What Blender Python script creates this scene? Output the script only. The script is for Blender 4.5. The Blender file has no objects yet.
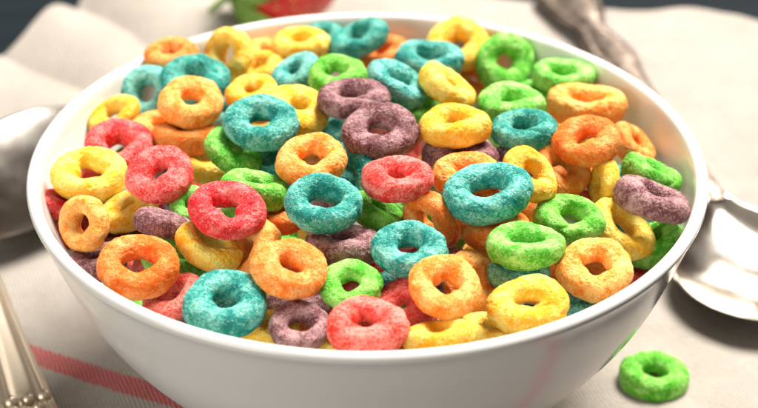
import bpy, math, random
import numpy as np
from mathutils import Vector, Matrix

C = bpy.context.scene.collection
sc = bpy.context.scene
random.seed(7)
MM = 0.001

# ------------------------------------------------------------------ camera
F = 1804.0
D0 = .375; TH = math.radians(30.2); H = .060
CAM = np.array([0, 0, H]) + D0*np.array([0, -math.cos(TH), math.sin(TH)])
pitch = math.radians(30.2+1.37); yaw = math.atan(13/1804.0)
fwd = np.array([math.sin(yaw)*math.cos(pitch), math.cos(yaw)*math.cos(pitch), -math.sin(pitch)])
rgt = np.cross(fwd, [0, 0, 1]); rgt /= np.linalg.norm(rgt); upv = np.cross(rgt, fwd)
cd = bpy.data.cameras.new('camera'); cam = bpy.data.objects.new('camera', cd); C.objects.link(cam)
M = Matrix(((rgt[0], upv[0], -fwd[0], CAM[0]), (rgt[1], upv[1], -fwd[1], CAM[1]), (rgt[2], upv[2], -fwd[2], CAM[2]), (0, 0, 0, 1)))
cam.matrix_world = M
cd.sensor_width = 36; cd.lens = 36*F/758; cd.clip_start = .01; cd.clip_end = 20
cd.dof.use_dof = True; cd.dof.focus_distance = .350; cd.dof.aperture_fstop = 16.0; cd.dof.aperture_blades = 8
sc.camera = cam


def spot(px, py, z=0.0):
    """where the line of sight through a pixel of the photograph meets the height z"""
    d = fwd + rgt*(px-379)/F + upv*(204-py)/F
    t = (z-CAM[2])/d[2]
    return CAM + d*t

# ------------------------------------------------------------------ helpers


def mesh_obj(name, verts, faces, mat, parent=None, smooth=True):
    me = bpy.data.meshes.new(name)
    me.from_pydata([tuple(map(float, v)) for v in verts], [], faces)
    me.polygons.foreach_set('use_smooth', [smooth]*len(me.polygons))
    me.materials.append(mat); me.update()
    o = bpy.data.objects.new(name, me); C.objects.link(o)
    if parent: o.parent = parent
    return o


def grid_mesh(name, P, mat, wrap_u=False, wrap_v=False):
    """P: array nu x nv x 3"""
    nu, nv = P.shape[:2]
    me = bpy.data.meshes.new(name)
    iu = np.arange(nu if wrap_u else nu-1); iv = np.arange(nv if wrap_v else nv-1)
    A, B = np.meshgrid(iu, iv, indexing='ij'); A = A.ravel(); B = B.ravel()
    A2 = (A+1) % nu; B2 = (B+1) % nv
    q = np.stack([A*nv+B, A2*nv+B, A2*nv+B2, A*nv+B2], 1)
    me.vertices.add(nu*nv); me.vertices.foreach_set('co', P.reshape(-1).astype(np.float32))
    me.loops.add(q.size); me.loops.foreach_set('vertex_index', q.ravel().astype(np.int32))
    me.polygons.add(len(q)); me.polygons.foreach_set('loop_start', (np.arange(len(q))*4).astype(np.int32))
    me.polygons.foreach_set('loop_total', np.full(len(q), 4, np.int32))
    me.polygons.foreach_set('use_smooth', np.ones(len(q), bool))
    me.update(calc_edges=True); me.validate(); me.materials.append(mat)
    return me


def link(name, me, parent=None):
    o = bpy.data.objects.new(name, me); C.objects.link(o)
    if parent: o.parent = parent
    return o


def tag(o, label=None, cat=None, group=None, kind=None):
    if label: o['label'] = label
    if cat: o['category'] = cat
    if group: o['group'] = group
    if kind: o['kind'] = kind
    return o


def hsh(i, j, k, s):
    n = (i.astype(np.int64)*73856093 ^ j.astype(np.int64)*19349663 ^ k.astype(np.int64)*83492791 ^ (s*2654435761 & 0x7fffffff)) & 0xffffffff
    n = (n ^ (n >> 15))*2246822519 & 0xffffffff
    n = (n ^ (n >> 13))*3266489917 & 0xffffffff
    n = n ^ (n >> 16)
    return (n & 0xffffff)/float(0xffffff)


def vnoise(P, s=0):
    f = np.floor(P).astype(np.int64); t = P-f; t = t*t*t*(t*(t*6-15)+10)
    o = 0
    for a in (0, 1):
        for b in (0, 1):
            for c in (0, 1):
                w = (t[..., 0] if a else 1-t[..., 0])*(t[..., 1] if b else 1-t[..., 1])*(t[..., 2] if c else 1-t[..., 2])
                o = o + w*hsh(f[..., 0]+a, f[..., 1]+b, f[..., 2]+c, s)
    return o*2-1


def worley(P, s=0):
    f = np.floor(P).astype(np.int64); best = np.full(P.shape[:-1], 9.)
    for a in (-1, 0, 1):
        for b in (-1, 0, 1):
            for c in (-1, 0, 1):
                g = f + np.array([a, b, c])
                q = np.stack([g[..., n]+hsh(g[..., 0], g[..., 1], g[..., 2], s+n+1) for n in range(3)], -1)
                best = np.minimum(best, np.linalg.norm(q-P, axis=-1))
    return best


class NT:
    def __init__(self, name):
        self.m = bpy.data.materials.new(name); self.m.use_nodes = True
        self.t = self.m.node_tree; self.b = self.t.nodes['Principled BSDF']

    def n(self, typ, **kw):
        x = self.t.nodes.new(typ)
        for k, v in kw.items():
            if k.startswith('i_'): x.inputs[int(k[2:]) if k[2:].isdigit() else k[2:].replace('_', ' ')].default_value = v
            else: setattr(x, k, v)
        return x

    def l(self, a, b): self.t.links.new(a, b)

    def ramp(self, src, p0, p1, c0=(0, 0, 0, 1), c1=(1, 1, 1, 1)):
        r = self.n('ShaderNodeValToRGB'); r.color_ramp.elements[0].position = p0; r.color_ramp.elements[1].position = p1
        r.color_ramp.elements[0].color = c0; r.color_ramp.elements[1].color = c1
        self.l(src, r.inputs[0]); return r.outputs[0]

    def mix(self, fac, a, b, mode='MIX'):
        x = self.n('ShaderNodeMix', data_type='RGBA', blend_type=mode)
        for s, v in ((x.inputs[0], fac), (x.inputs[6], a), (x.inputs[7], b)):
            if isinstance(v, (int, float)): s.default_value = v
            elif isinstance(v, tuple): s.default_value = v if len(v) == 4 else v+(1,)
            else: self.l(v, s)
        return x.outputs[2]

    def math(self, op, a, b=0.0, c=None):
        x = self.n('ShaderNodeMath', operation=op)
        for s, v in ((x.inputs[0], a), (x.inputs[1], b), (x.inputs[2], c)):
            if v is None: continue
            if isinstance(v, (int, float)): s.default_value = v
            else: self.l(v, s)
        return x.outputs[0]

    def noise(self, co, scale, detail=3, rough=.55, dist=0):
        x = self.n('ShaderNodeTexNoise'); x.inputs['Scale'].default_value = scale; x.inputs['Detail'].default_value = detail
        x.inputs['Roughness'].default_value = rough; x.inputs['Distortion'].default_value = dist
        self.l(co, x.inputs['Vector']); return x.outputs[0]


def s2l(r, g, b):
    f = lambda c: (c/255/12.92) if c < 11 else ((c/255+.055)/1.055)**2.4
    return (f(r), f(g), f(b), 1)

# ------------------------------------------------------------------ cereal materials


def cereal_mat(name, sat, pale, deep, frost):
    k = NT(name)
    tc = k.n('ShaderNodeTexCoord'); oi = k.n('ShaderNodeObjectInfo')
    mp = k.n('ShaderNodeVectorMath', operation='MULTIPLY_ADD')
    k.l(oi.outputs['Random'], mp.inputs[0]); mp.inputs[1].default_value = (37, 61, 53)
    k.l(tc.outputs['Object'], mp.inputs[2]); co = mp.outputs[0]
    n1 = k.noise(co, 4.0, 3, .6, .4); n2 = k.noise(co, 27, 4, .72, .3); n3 = k.noise(co, 85, 2, .6)
    wn = k.n('ShaderNodeTexNoise'); wn.inputs['Scale'].default_value = 25; k.l(co, wn.inputs['Vector'])
    ws = k.n('ShaderNodeVectorMath', operation='SCALE'); k.l(wn.outputs['Color'], ws.inputs[0]); ws.inputs['Scale'].default_value = .07
    wc = k.n('ShaderNodeVectorMath', operation='ADD'); k.l(co, wc.inputs[0]); k.l(ws.outputs[0], wc.inputs[1])
    gv = k.n('ShaderNodeTexVoronoi', feature='F1'); gv.inputs['Scale'].default_value = 34; k.l(wc.outputs[0], gv.inputs['Vector'])
    grain = gv.outputs['Distance']
    f = k.math('ADD', k.math('MULTIPLY', n1, .75), k.math('MULTIPLY', n2, .62))
    f = k.math('ADD', f, k.math('MULTIPLY', n3, .25))
    f = k.math('SUBTRACT', f, k.math('MULTIPLY', grain, .22))
    f = k.math('ADD', f, k.math('MULTIPLY', oi.outputs['Random'], .09))
    m = k.ramp(f, .72-frost, .91-frost)
    base = k.mix(k.ramp(n1, .35, .7), s2l(*deep), s2l(*sat))
    col = k.mix(k.math('MULTIPLY', m, .62), base, s2l(*pale))
    # pores between the grains, where the colour is strongest
    pv = k.n('ShaderNodeTexVoronoi', feature='F1'); pv.inputs['Scale'].default_value = 17; k.l(wc.outputs[0], pv.inputs['Vector'])
    ps = k.n('ShaderNodeSeparateColor'); k.l(pv.outputs['Color'], ps.inputs[0])
    pit = k.math('MULTIPLY', k.ramp(pv.outputs['Distance'], .12, .34, (1, 1, 1, 1), (0, 0, 0, 1)), k.ramp(ps.outputs[1], .35, .6))
    col = k.mix(k.math('MULTIPLY', pit, .75), col, s2l(*deep))
    # sugar flecks
    vf = k.n('ShaderNodeTexVoronoi', feature='F1'); vf.inputs['Scale'].default_value = 38; k.l(co, vf.inputs['Vector'])
    sx = k.n('ShaderNodeSeparateColor'); k.l(vf.outputs['Color'], sx.inputs[0])
    fl = k.math('MULTIPLY', k.ramp(sx.outputs[0], .86, .90), k.ramp(vf.outputs['Distance'], .28, .42, (1, 1, 1, 1), (0, 0, 0, 1)))
    col = k.mix(k.math('MULTIPLY', fl, .6), col, tuple(.55*c+.45*w for c, w in zip(s2l(*pale), (.95, .90, .80, 1))))
    hs = k.n('ShaderNodeHueSaturation'); k.l(col, hs.inputs['Color'])
    k.l(k.math('ADD', k.math('MULTIPLY', oi.outputs['Random'], .014), .493), hs.inputs['Hue'])
    k.l(k.math('ADD', k.math('MULTIPLY', oi.outputs['Random'], .22), .88), hs.inputs['Value'])
    k.l(hs.outputs[0], k.b.inputs['Base Color'])
    k.b.inputs['Subsurface Weight'].default_value = .25
    k.b.inputs['Subsurface Radius'].default_value = (1.0, .55, .35)
    k.b.inputs['Subsurface Scale'].default_value = .0013
    k.l(k.ramp(f, .7, 1.1, (.60, .60, .60, 1), (.45, .42, .42, 1)), k.b.inputs['Roughness'])
    k.b.inputs['Specular IOR Level'].default_value = .3
    h = k.math('SUBTRACT', k.math('ADD', k.math('MULTIPLY', n2, .55), k.math('MULTIPLY', n3, .3)), k.math('MULTIPLY', grain, .7))
    h = k.math('SUBTRACT', h, k.math('MULTIPLY', pit, .5))
    h = k.math('ADD', h, k.math('MULTIPLY', fl, .25))
    bp = k.n('ShaderNodeBump'); bp.inputs['Strength'].default_value = .6; bp.inputs['Distance'].default_value = .00042
    k.l(h, bp.inputs['Height']); k.l(bp.outputs[0], k.b.inputs['Normal'])
    return k.m


CM = {
    'orange': cereal_mat('orange_cereal', (254, 156, 46), (255, 206, 132), (246, 120, 8), .05),
    'yellow': cereal_mat('yellow_cereal', (255, 208, 48), (255, 238, 148), (250, 176, 4), .04),
    'red': cereal_mat('red_cereal', (240, 76, 70), (255, 164, 156), (222, 24, 28), .04),
    'green': cereal_mat('green_cereal', (122, 214, 58), (196, 244, 148), (66, 174, 20), .05),
    'teal': cereal_mat('teal_cereal', (22, 174, 158), (172, 226, 210), (0, 130, 120), .05),
    'purple': cereal_mat('purple_cereal', (142, 88, 92), (204, 168, 166), (104, 54, 60), .05),
}

# ------------------------------------------------------------------ loop meshes (diameter 1, lying in xy)


def loop_mesh(kind, seed, nu=240, nv=112):
    rs = np.random.RandomState(seed)
    a = np.linspace(0, 2*np.pi, nu, endpoint=False)[:, None]; b = np.linspace(0, 2*np.pi, nv, endpoint=False)[None, :]
    ph = rs.rand(8)*6.28
    Ro = .5*(1+rs.uniform(.005, .05)*np.cos(2*a+ph[0])+rs.uniform(.005, .028)*np.cos(3*a+ph[1])+.010*np.cos(5*a+ph[2]))
    def ell(rx, ry, rot): return rx*ry/np.sqrt((ry*np.cos(a-rot))**2+(rx*np.sin(a-rot))**2)
    Ri = {'a': lambda: ell(.130, .110, ph[3]), 'r': lambda: ell(.132, .118, 0.3), 's': lambda: ell(.150, .075, rs.uniform(-.6, .6)),
          't': lambda: .128*(1+.26*np.cos(3*(a-ph[3]))), 'w': lambda: ell(.180, .135, 0), 'd': lambda: ell(.135, .13, 0)*(1+.14*np.cos(a-ph[4])+.12*np.cos(4*a)),
          'e': lambda: ell(.150, .130, 0), 'c': lambda: ell(.11, .09, ph[3])}[kind]()
    Ri = 1.14*Ri*(1+.04*np.cos(4*a+ph[5]))
    mid = (Ro+Ri)/2; rr = (Ro-Ri)/2
    ra = .182*(1+.08*np.cos(a+ph[5])+.06*np.cos(2*a+ph[6])+.03*np.cos(4*a+ph[7]))
    cb, sb = np.cos(b), np.sin(b)
    e = .88
    X = mid+rr*np.sign(cb)*np.abs(cb)**e; Z = ra*np.sign(sb)*np.abs(sb)**e
    Z = Z + .015*np.sin(2*a+ph[1])
    P = np.stack([X*np.cos(a), X*np.sin(a), Z+0*a], -1)
    T1 = np.roll(P, -1, 0)-np.roll(P, 1, 0); T2 = np.roll(P, -1, 1)-np.roll(P, 1, 1)
    Nn = np.cross(T1, T2); Nn /= np.linalg.norm(Nn, axis=-1, keepdims=True)
    off = seed*17.3
    d = .015*vnoise(P*4.0+off, 1)+.009*vnoise(P*9+off, 2)+.0035*vnoise(P*20+off, 3)+.0015*vnoise(P*42+off, 4)
    w = worley(P*9+.12*vnoise(P*12, 4)[..., None]+off, 5); d -= .018*np.clip(1-w/.34, 0, 1)**1.2*np.clip(vnoise(P*3+off, 8)*3+1, 0, 1)
    w2 = worley(P*17+.3*vnoise(P*20, 6)[..., None]+off, 6); d += .0045*(1-np.clip(w2/.75, 0, 1)**2)
    w3 = worley(P*26+off, 7); d -= .009*np.clip(1-w3/.3, 0, 1)
    # a crease or two across the ring where the extruded dough joined
    for q in range(rs.randint(1, 3)):
        a0 = rs.rand()*6.28; tw = rs.uniform(-.5, .5)
        da = (a-a0+tw*np.cos(b)+.18*np.sin(3*b+ph[0])+np.pi) % (2*np.pi)-np.pi
        d -= rs.uniform(.008, .024)*np.exp(-(da/.13)**2)*(.6+.4*np.sin(b+ph[q]))
    P = P + Nn*d[..., None]
    return grid_mesh('cereal_loop', P, None or CM['orange'], True, True)


KINDS = ['a', 'a', 'a', 'a', 'r', 'r', 's', 's', 't', 'w', 'w', 'w', 'd', 'd', 'e', 'e', 'c', 'c']
VAR = {}
for n_, kd in enumerate(KINDS):
    VAR.setdefault(kd, []).append((n_, kd))
MC = {}


def loop_data(kind, pick, col):
    v = VAR[kind][pick % len(VAR[kind])]
    if (v, 'base') not in MC:
        MC[(v, 'base')] = loop_mesh(v[1], 100+v[0])
        MC[(v, 'base')].materials.clear()
        MC[(v, 'base')].materials.append(CM['orange'])
    return MC[(v, 'base')]


def place_loop(col, p, n, u, D, e, kind, label, i, group):
    me = loop_data(kind, i, col)
    o = bpy.data.objects.new('cereal_loop', me); C.objects.link(o)
    n = Vector(n).normalized(); u = Vector(u); u = (u-n*u.dot(n)).normalized(); v = n.cross(u)
    if i % 3 == 1: n = -n; v = -v          # show the other face
    if i % 4 == 2: u = -u; v = -v
    R = Matrix((u, v, n)).transposed().to_4x4()
    S = Matrix.Diagonal((D, D*e, D, 1))
    o.matrix_world = Matrix.Translation(Vector(p)) @ R @ S
    o.material_slots[0].link = 'OBJECT'; o.material_slots[0].material = CM[col]
    tag(o, label, 'cereal loop', group)
    return o


LAY = [
 ('orange', (-44.51, 44.9, 62.02), (-0.078, -0.105, 0.991), (0.981, 0.169, 0.095), 12.78, 0.782, 'a', 'orange cereal loop at the back left rim, just above the pale teal loop'),
 ('yellow', (-32.05, 49.23, 59.84), (-0.663, -0.554, 0.504), (0.268, 0.453, 0.85), 12.47, 1.18, 'e', 'yellow cereal loop at the back left rim with its hole turned left'),
 ('yellow', (-15.49, 53.73, 60.11), (-0.038, -0.235, 0.971), (0.996, 0.068, 0.055), 13.99, 0.7, 'a', 'yellow cereal loop at the back rim below the strawberry'),
 ('orange', (-23.87, 57.23, 55.92), (0.036, -0.055, 0.998), (0.998, 0.047, -0.034), 11.92, 0.981, 'c', 'orange cereal loop mostly hidden between the two yellow loops at the back rim'),
 ('yellow', (-24.85, 48.69, 56.03), (-0.24, -0.169, 0.956), (0.941, 0.202, 0.272), 12.91, 0.752, 'a', 'pale yellow cereal loop between the back left yellow loop and a teal loop'),
 ('teal', (-15.94, 34.25, 62.81), (-0.353, -0.277, 0.894), (0.869, 0.258, 0.423), 12.05, 0.812, 'c', 'teal cereal loop leaning behind the small green loop at the back'),
 ('teal', (-49.47, 36.55, 56.54), (-0.322, -0.686, 0.653), (0.506, 0.458, 0.731), 13.1, 1.079, 'e', 'dark teal cereal loop at the back left rim beside the pale teal loop'),
 ('teal', (-38.64, 34.03, 60.88), (0.02, -0.348, 0.937), (0.992, 0.121, 0.023), 16.09, 0.837, 'a', 'pale teal cereal loop arching behind the bright orange loop at back left'),
 ('orange', (-37.73, 16.07, 65.36), (0.082, -0.398, 0.914), (0.995, 0.081, -0.054), 14.11, 0.883, 'a', 'bright orange cereal loop leaning on the pale teal loop at back left'),
 ('yellow', (-56.1, 25.99, 56.4), (-0.244, -0.36, 0.901), (0.863, 0.344, 0.371), 12.15, 0.749, 'd', 'yellow cereal loop at the left rim just behind the red loop'),
 ('red', (-52.78, 8.69, 58.65), (0.084, -0.31, 0.947), (0.99, 0.132, -0.044), 14.85, 0.913, 'd', 'red cereal loop behind the big yellow loop at the left rim'),
 ('orange', (-45.53, 20.41, 56.87), (-0.052, -0.203, 0.978), (0.98, 0.179, 0.089), 12.83, 0.7, 'c', 'small orange cereal loop mostly hidden between the red loop and the bright orange loop'),
 ('orange', (-39.04, 12.46, 59.06), (0.084, 0.03, 0.996), (0.994, 0.067, -0.086), 14.11, 0.7, 'a', 'flat orange cereal loop directly under the bright orange loop at back left'),
 ('yellow', (-36.0, 10.46, 53.87), (0.265, -0.131, 0.955), (0.96, -0.056, -0.274), 14.58, 0.736, 'e', 'yellow cereal loop with a wide hole behind the pink-red loop at left'),
 ('yellow', (-57.13, -4.48, 59.62), (0.065, -0.446, 0.893), (0.982, 0.189, 0.023), 15.83, 0.793, 't', 'big yellow cereal loop at the left rim showing red through its hole'),
 ('red', (-41.88, -11.34, 63.57), (-0.116, -0.399, 0.91), (0.935, 0.264, 0.235), 13.69, 0.997, 's', 'frosted pink-red cereal loop with a slit hole right of the big yellow loop'),
 ('orange', (-56.57, -19.64, 57.19), (-0.628, -0.629, 0.458), (0.071, 0.541, 0.838), 11.15, 1.18, 'e', 'orange cereal loop at the left rim below the big yellow loop'),
 ('yellow', (-48.8, -11.8, 55.24), (-0.247, -0.179, 0.952), (0.9, 0.323, 0.294), 12.79, 0.774, 's', 'yellow cereal loop wedged below the pink-red loop at left'),
 ('purple', (-40.4, -23.31, 59.54), (0.232, 0.287, 0.929), (0.971, -0.019, -0.237), 11.81, 0.7, 'a', 'purple cereal loop on edge below the pink-red loop at left'),
 ('purple', (-50.79, -13.21, 49.09), (-0.079, 0.026, 0.996), (0.976, 0.207, 0.072), 12.89, 0.7, 'a', 'small purple piece of a loop above the large orange loop at front left'),
 ('orange', (-43.86, -37.08, 58.6), (0.102, -0.345, 0.933), (0.992, 0.106, -0.069), 15.63, 0.881, 'w', 'large orange cereal loop at the front left rim with green behind its hole'),
 ('green', (-38.59, -25.52, 52.58), (0.201, -0.143, 0.969), (0.979, -0.007, -0.204), 12.94, 0.859, 'e', 'green cereal loop tucked behind the large orange loop at front left'),
 ('red', (-37.22, -38.83, 52.38), (-0.329, -0.078, 0.941), (0.877, 0.345, 0.335), 12.26, 0.867, 'w', 'red cereal loop squeezed between the front left rim and the big teal loop'),
 ('yellow', (-30.87, -30.19, 58.41), (0.412, -0.107, 0.905), (0.887, -0.182, -0.425), 13.77, 0.711, 'w', 'yellow cereal loop sloping under the red loop at left centre'),
 ('teal', (-26.47, -48.79, 57.9), (0.031, -0.315, 0.949), (0.996, 0.095, -0.001), 15.94, 0.885, 'a', 'big teal cereal loop at the front left rim'),
 ('orange', (-14.68, -43.91, 62.27), (0.146, -0.282, 0.948), (0.983, -0.062, -0.17), 14.35, 0.908, 's', 'light orange cereal loop in the front centre above the dark purple ring'),
 ('orange', (-22.07, -28.78, 56.69), (-0.798, -0.271, 0.538), (0.343, 0.53, 0.776), 12.85, 1.098, 'a', 'orange cereal loop standing on edge between the yellow and light orange loops'),
 ('purple', (-12.62, -52.18, 54.96), (0.052, -0.284, 0.957), (0.999, 0.01, -0.051), 11.44, 0.931, 'w', 'dark purple cereal loop at the front rim between teal and pink'),
 ('purple', (-13.3, -39.03, 51.23), (0.019, 0.117, 0.993), (0.999, 0.031, -0.023), 12.82, 0.7, 'a', 'dark purple cereal loop buried under the light orange loop in front'),
 ('green', (-3.23, -44.23, 58.7), (-0.037, -0.405, 0.914), (0.996, 0.055, 0.064), 11.61, 0.974, 'r', 'green cereal loop behind the pink loop at the front rim'),
 ('red', (-0.24, -56.69, 58.22), (-0.021, -0.217, 0.976), (1.0, 0.018, 0.025), 15.43, 0.775, 'a', 'pink cereal loop hanging over the front rim of the bowl'),
 ('red', (6.51, -46.94, 55.4), (-0.252, -0.196, 0.948), (0.941, 0.178, 0.287), 14.21, 0.93, 'c', 'red cereal loop under the orange loop behind the pink one in front'),
 ('orange', (14.23, -49.01, 61.54), (0.077, -0.314, 0.946), (0.983, -0.135, -0.125), 14.0, 0.945, 'd', 'orange cereal loop in the front centre standing on a red loop'),
 ('orange', (20.1, -35.94, 53.95), (0.551, -0.287, 0.783), (0.637, -0.461, -0.618), 12.88, 1.18, 'c', 'deeper orange cereal loop tucked behind the front centre orange loop'),
 ('yellow', (12.82, -57.69, 56.35), (-0.171, 0.303, 0.938), (0.985, 0.067, 0.158), 13.44, 0.7, 'a', 'yellow cereal loop on edge at the front rim beside the pink loop'),
 ('yellow', (22.45, -48.25, 51.05), (-0.002, 0.009, 1.0), (0.997, -0.079, 0.003), 12.8, 0.7, 'a', 'shaded yellow cereal loop down behind the front rim'),
 ('teal', (7.83, -38.16, 62.78), (0.005, -0.342, 0.94), (0.999, -0.041, -0.02), 14.36, 0.844, 'r', 'teal cereal loop in the centre above the front orange loop'),
 ('purple', (-4.66, -31.1, 59.09), (0.009, 0.085, 0.996), (1.0, 0.009, -0.01), 15.86, 0.7, 'a', 'flat purple cereal loop beneath the centre teal ring'),
 ('yellow', (29.64, -48.87, 57.38), (-0.146, -0.357, 0.923), (0.988, 0.003, 0.157), 14.66, 0.874, 's', 'golden yellow cereal loop at the front right rim'),
 ('green', (30.24, -35.4, 61.55), (-0.012, 0.015, 1.0), (0.995, -0.096, 0.013), 15.26, 0.7, 'w', 'bright green cereal loop lying flat above the golden yellow loop'),
 ('orange', (43.43, -37.12, 57.44), (-0.006, -0.406, 0.914), (0.976, -0.203, -0.083), 15.1, 0.869, 'd', 'salmon orange cereal loop at the front right rim'),
 ('teal', (28.85, -36.18, 56.15), (-0.035, 0.067, 0.997), (0.997, -0.072, 0.04), 12.73, 0.7, 'a', 'dark teal cereal loop in shadow beneath the bright green loop'),
 ('teal', (41.3, -39.21, 49.91), (0.082, -0.021, 0.996), (0.976, -0.2, -0.085), 12.82, 0.7, 'a', 'dark teal cereal loop in shadow by the front right rim'),
 ('yellow', (51.03, -17.17, 53.84), (0.383, -0.353, 0.854), (0.732, -0.448, -0.514), 14.52, 0.824, 'w', 'yellow cereal loop sloping down beside the purple loop at right'),
 ('green', (58.53, -15.5, 49.25), (-0.493, -0.017, 0.87), (0.859, 0.152, 0.49), 12.86, 0.887, 'a', 'dark green cereal loop against the right wall of the bowl'),
 ('green', (39.9, -20.78, 58.51), (0.074, -0.364, 0.929), (0.959, -0.23, -0.166), 13.9, 0.799, 'd', 'mid green cereal loop with a round hole right of the bright flat green one'),
 ('purple', (57.0, -15.24, 59.39), (0.316, 0.185, 0.931), (0.915, -0.32, -0.247), 16.08, 0.7, 'a', 'purple cereal loop on edge leaning on the right wall of the bowl'),
 ('green', (59.14, -0.25, 56.73), (0.36, 0.155, 0.92), (0.895, -0.337, -0.293), 13.37, 0.7, 'a', 'bright green cereal loop on edge just behind the purple one at right'),
 ('orange', (57.48, 15.23, 54.87), (0.617, -0.177, 0.767), (0.637, -0.461, -0.618), 11.7, 0.851, 'a', 'orange cereal loop sloping against the right wall of the bowl'),
 ('red', (46.65, -3.48, 52.57), (0.371, -0.078, 0.925), (0.858, -0.353, -0.374), 13.05, 0.7, 'a', 'small bit of a red loop showing above the mid green loop'),
 ('yellow', (48.43, -7.09, 58.63), (-0.947, -0.256, 0.193), (0.037, 0.51, 0.859), 10.25, 0.992, 'a', 'golden yellow cereal loop standing on edge between orange and green loops at right'),
 ('orange', (44.9, -2.56, 66.02), (-0.148, -0.403, 0.903), (0.989, -0.061, 0.135), 13.94, 0.859, 's', 'orange cereal loop with a creased hole under the peach loop at right'),
 ('orange', (39.82, -4.21, 59.9), (0.31, -0.472, 0.825), (0.76, -0.398, -0.513), 12.77, 0.977, 'a', 'glossy orange cereal loop behind the small yellow loop at right centre'),
 ('yellow', (32.22, -15.44, 65.71), (0.408, -0.474, 0.78), (0.665, -0.431, -0.61), 12.34, 0.852, 'r', 'small yellow cereal loop right of the large teal loop'),
 ('teal', (32.5, 2.4, 65.71), (-0.081, -0.148, 0.986), (0.996, -0.059, 0.073), 13.9, 0.785, 'e', 'teal cereal loop lying flat at the back right of the centre'),
 ('teal', (23.26, -23.99, 66.69), (-0.125, -0.351, 0.928), (0.991, 0.005, 0.135), 17.13, 0.785, 'w', 'large teal cereal loop with a wide hole right of centre'),
 ('orange', (19.66, -13.47, 64.71), (-0.098, -0.229, 0.968), (0.995, -0.004, 0.1), 14.01, 0.71, 'c', 'orange cereal loop half hidden behind the large teal loop'),
 ('yellow', (17.91, -0.9, 68.48), (-0.023, -0.015, 1.0), (0.999, -0.043, 0.022), 15.58, 0.7, 'a', 'thick yellow cereal loop lying flat on a purple one right of the centre'),
 ('purple', (18.99, -2.57, 62.35), (0.015, 0.139, 0.99), (0.998, -0.063, -0.007), 16.07, 0.7, 'a', 'purple cereal loop beneath the thick flat yellow loop'),
 ('red', (5.65, -22.09, 68.87), (-0.048, -0.16, 0.986), (0.999, 0.011, 0.05), 14.42, 0.726, 'a', 'red cereal loop lying in the middle of the pile'),
 ('orange', (11.98, -24.29, 60.99), (-0.633, -0.774, -0.016), (-0.57, 0.452, 0.686), 12.94, 0.848, 'a', 'orange cereal loop tipped on its side left of the large teal loop'),
 ('orange', (24.97, -24.9, 58.84), (-0.108, -0.059, 0.992), (0.994, -0.015, 0.107), 14.15, 0.7, 'a', 'orange cereal loop under the large teal loop'),
 ('green', (1.93, -21.15, 60.12), (0.433, -0.031, 0.901), (0.864, -0.27, -0.425), 12.85, 0.7, 'a', 'shaded green cereal loop below the red loop in the middle'),
 ('teal', (-8.45, -28.33, 66.93), (0.066, -0.316, 0.946), (0.997, -0.018, -0.075), 15.2, 0.822, 'w', 'teal cereal loop overlapping the orange loop at the centre'),
 ('orange', (-11.11, -13.15, 67.67), (0.007, -0.404, 0.915), (0.999, 0.042, 0.011), 14.75, 0.81, 'd', 'orange cereal loop above the centre teal loop'),
 ('red', (-27.18, -28.16, 65.54), (0.115, -0.407, 0.906), (0.993, 0.018, -0.118), 15.04, 0.819, 't', 'red cereal loop showing green through its wide hole, left of centre'),
 ('green', (-22.37, -17.83, 63.86), (0.186, 0.056, 0.981), (0.982, -0.039, -0.184), 14.27, 0.7, 'a', 'flat green cereal loop behind the red loop left of centre'),
 ('green', (-27.91, 0.25, 62.11), (0.5, -0.182, 0.846), (0.813, -0.236, -0.532), 12.85, 0.92, 'c', 'bright green cereal loop sloping under the frosted teal one'),
 ('teal', (-21.99, 1.77, 68.1), (0.029, -0.391, 0.92), (0.998, 0.065, -0.004), 15.47, 0.846, 'r', 'frosted teal cereal loop left of the centre at the back'),
 ('orange', (-17.31, -18.69, 58.43), (-0.041, -0.058, 0.997), (0.995, 0.085, 0.046), 12.92, 0.766, 'a', 'yellow-orange cereal loop between the red ring and the centre teal ring'),
 ('teal', (-20.61, 4.3, 56.58), (-0.094, -0.179, 0.979), (0.984, 0.131, 0.119), 13.03, 0.7, 'a', 'small teal piece of a loop left of the centre orange ring'),
 ('teal', (-3.66, -3.8, 61.01), (0.009, -0.167, 0.986), (1.0, 0.006, -0.008), 12.8, 1.007, 'a', 'grey teal cereal loop in shadow right of the centre orange ring'),
 ('yellow', (-24.96, 20.82, 64.96), (-0.091, -0.184, 0.979), (0.984, 0.134, 0.117), 11.89, 0.883, 'a', 'lemon yellow cereal loop right behind the frosted teal ring'),
 ('yellow', (-14.95, 11.92, 65.58), (0.291, -0.211, 0.933), (0.937, -0.134, -0.323), 13.98, 0.982, 'c', 'smooth yellow cereal loop right of the frosted teal ring'),
 ('green', (-6.64, 25.92, 66.36), (-0.077, -0.354, 0.932), (0.991, 0.077, 0.111), 13.31, 0.784, 'd', 'grass green cereal loop at the back above the purple pair'),
 ('teal', (-2.12, 55.25, 60.52), (-0.3, -0.177, 0.937), (0.929, 0.169, 0.33), 14.49, 0.7, 'a', 'teal cereal loop sloping at the back rim'),
 ('teal', (-10.68, 61.12, 57.68), (-0.052, -0.153, 0.987), (0.996, 0.058, 0.062), 11.93, 0.809, 'a', 'blurred teal cereal loop between a yellow loop and a teal loop at the back rim'),
 ('orange', (3.71, 59.0, 54.96), (-0.202, -0.238, 0.95), (0.967, 0.108, 0.232), 13.28, 0.767, 'a', 'orange cereal loop at the back between two teal loops'),
 ('purple', (-2.93, 10.97, 68.41), (-0.02, -0.135, 0.991), (1.0, 0.021, 0.023), 15.37, 0.7, 'e', 'light purple cereal loop lying flat at the back of the centre'),
 ('purple', (2.52, -2.54, 68.29), (-0.035, -0.386, 0.922), (0.999, 0.018, 0.046), 15.52, 0.869, 'r', 'dusky purple cereal loop with red behind its hole'),
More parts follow.
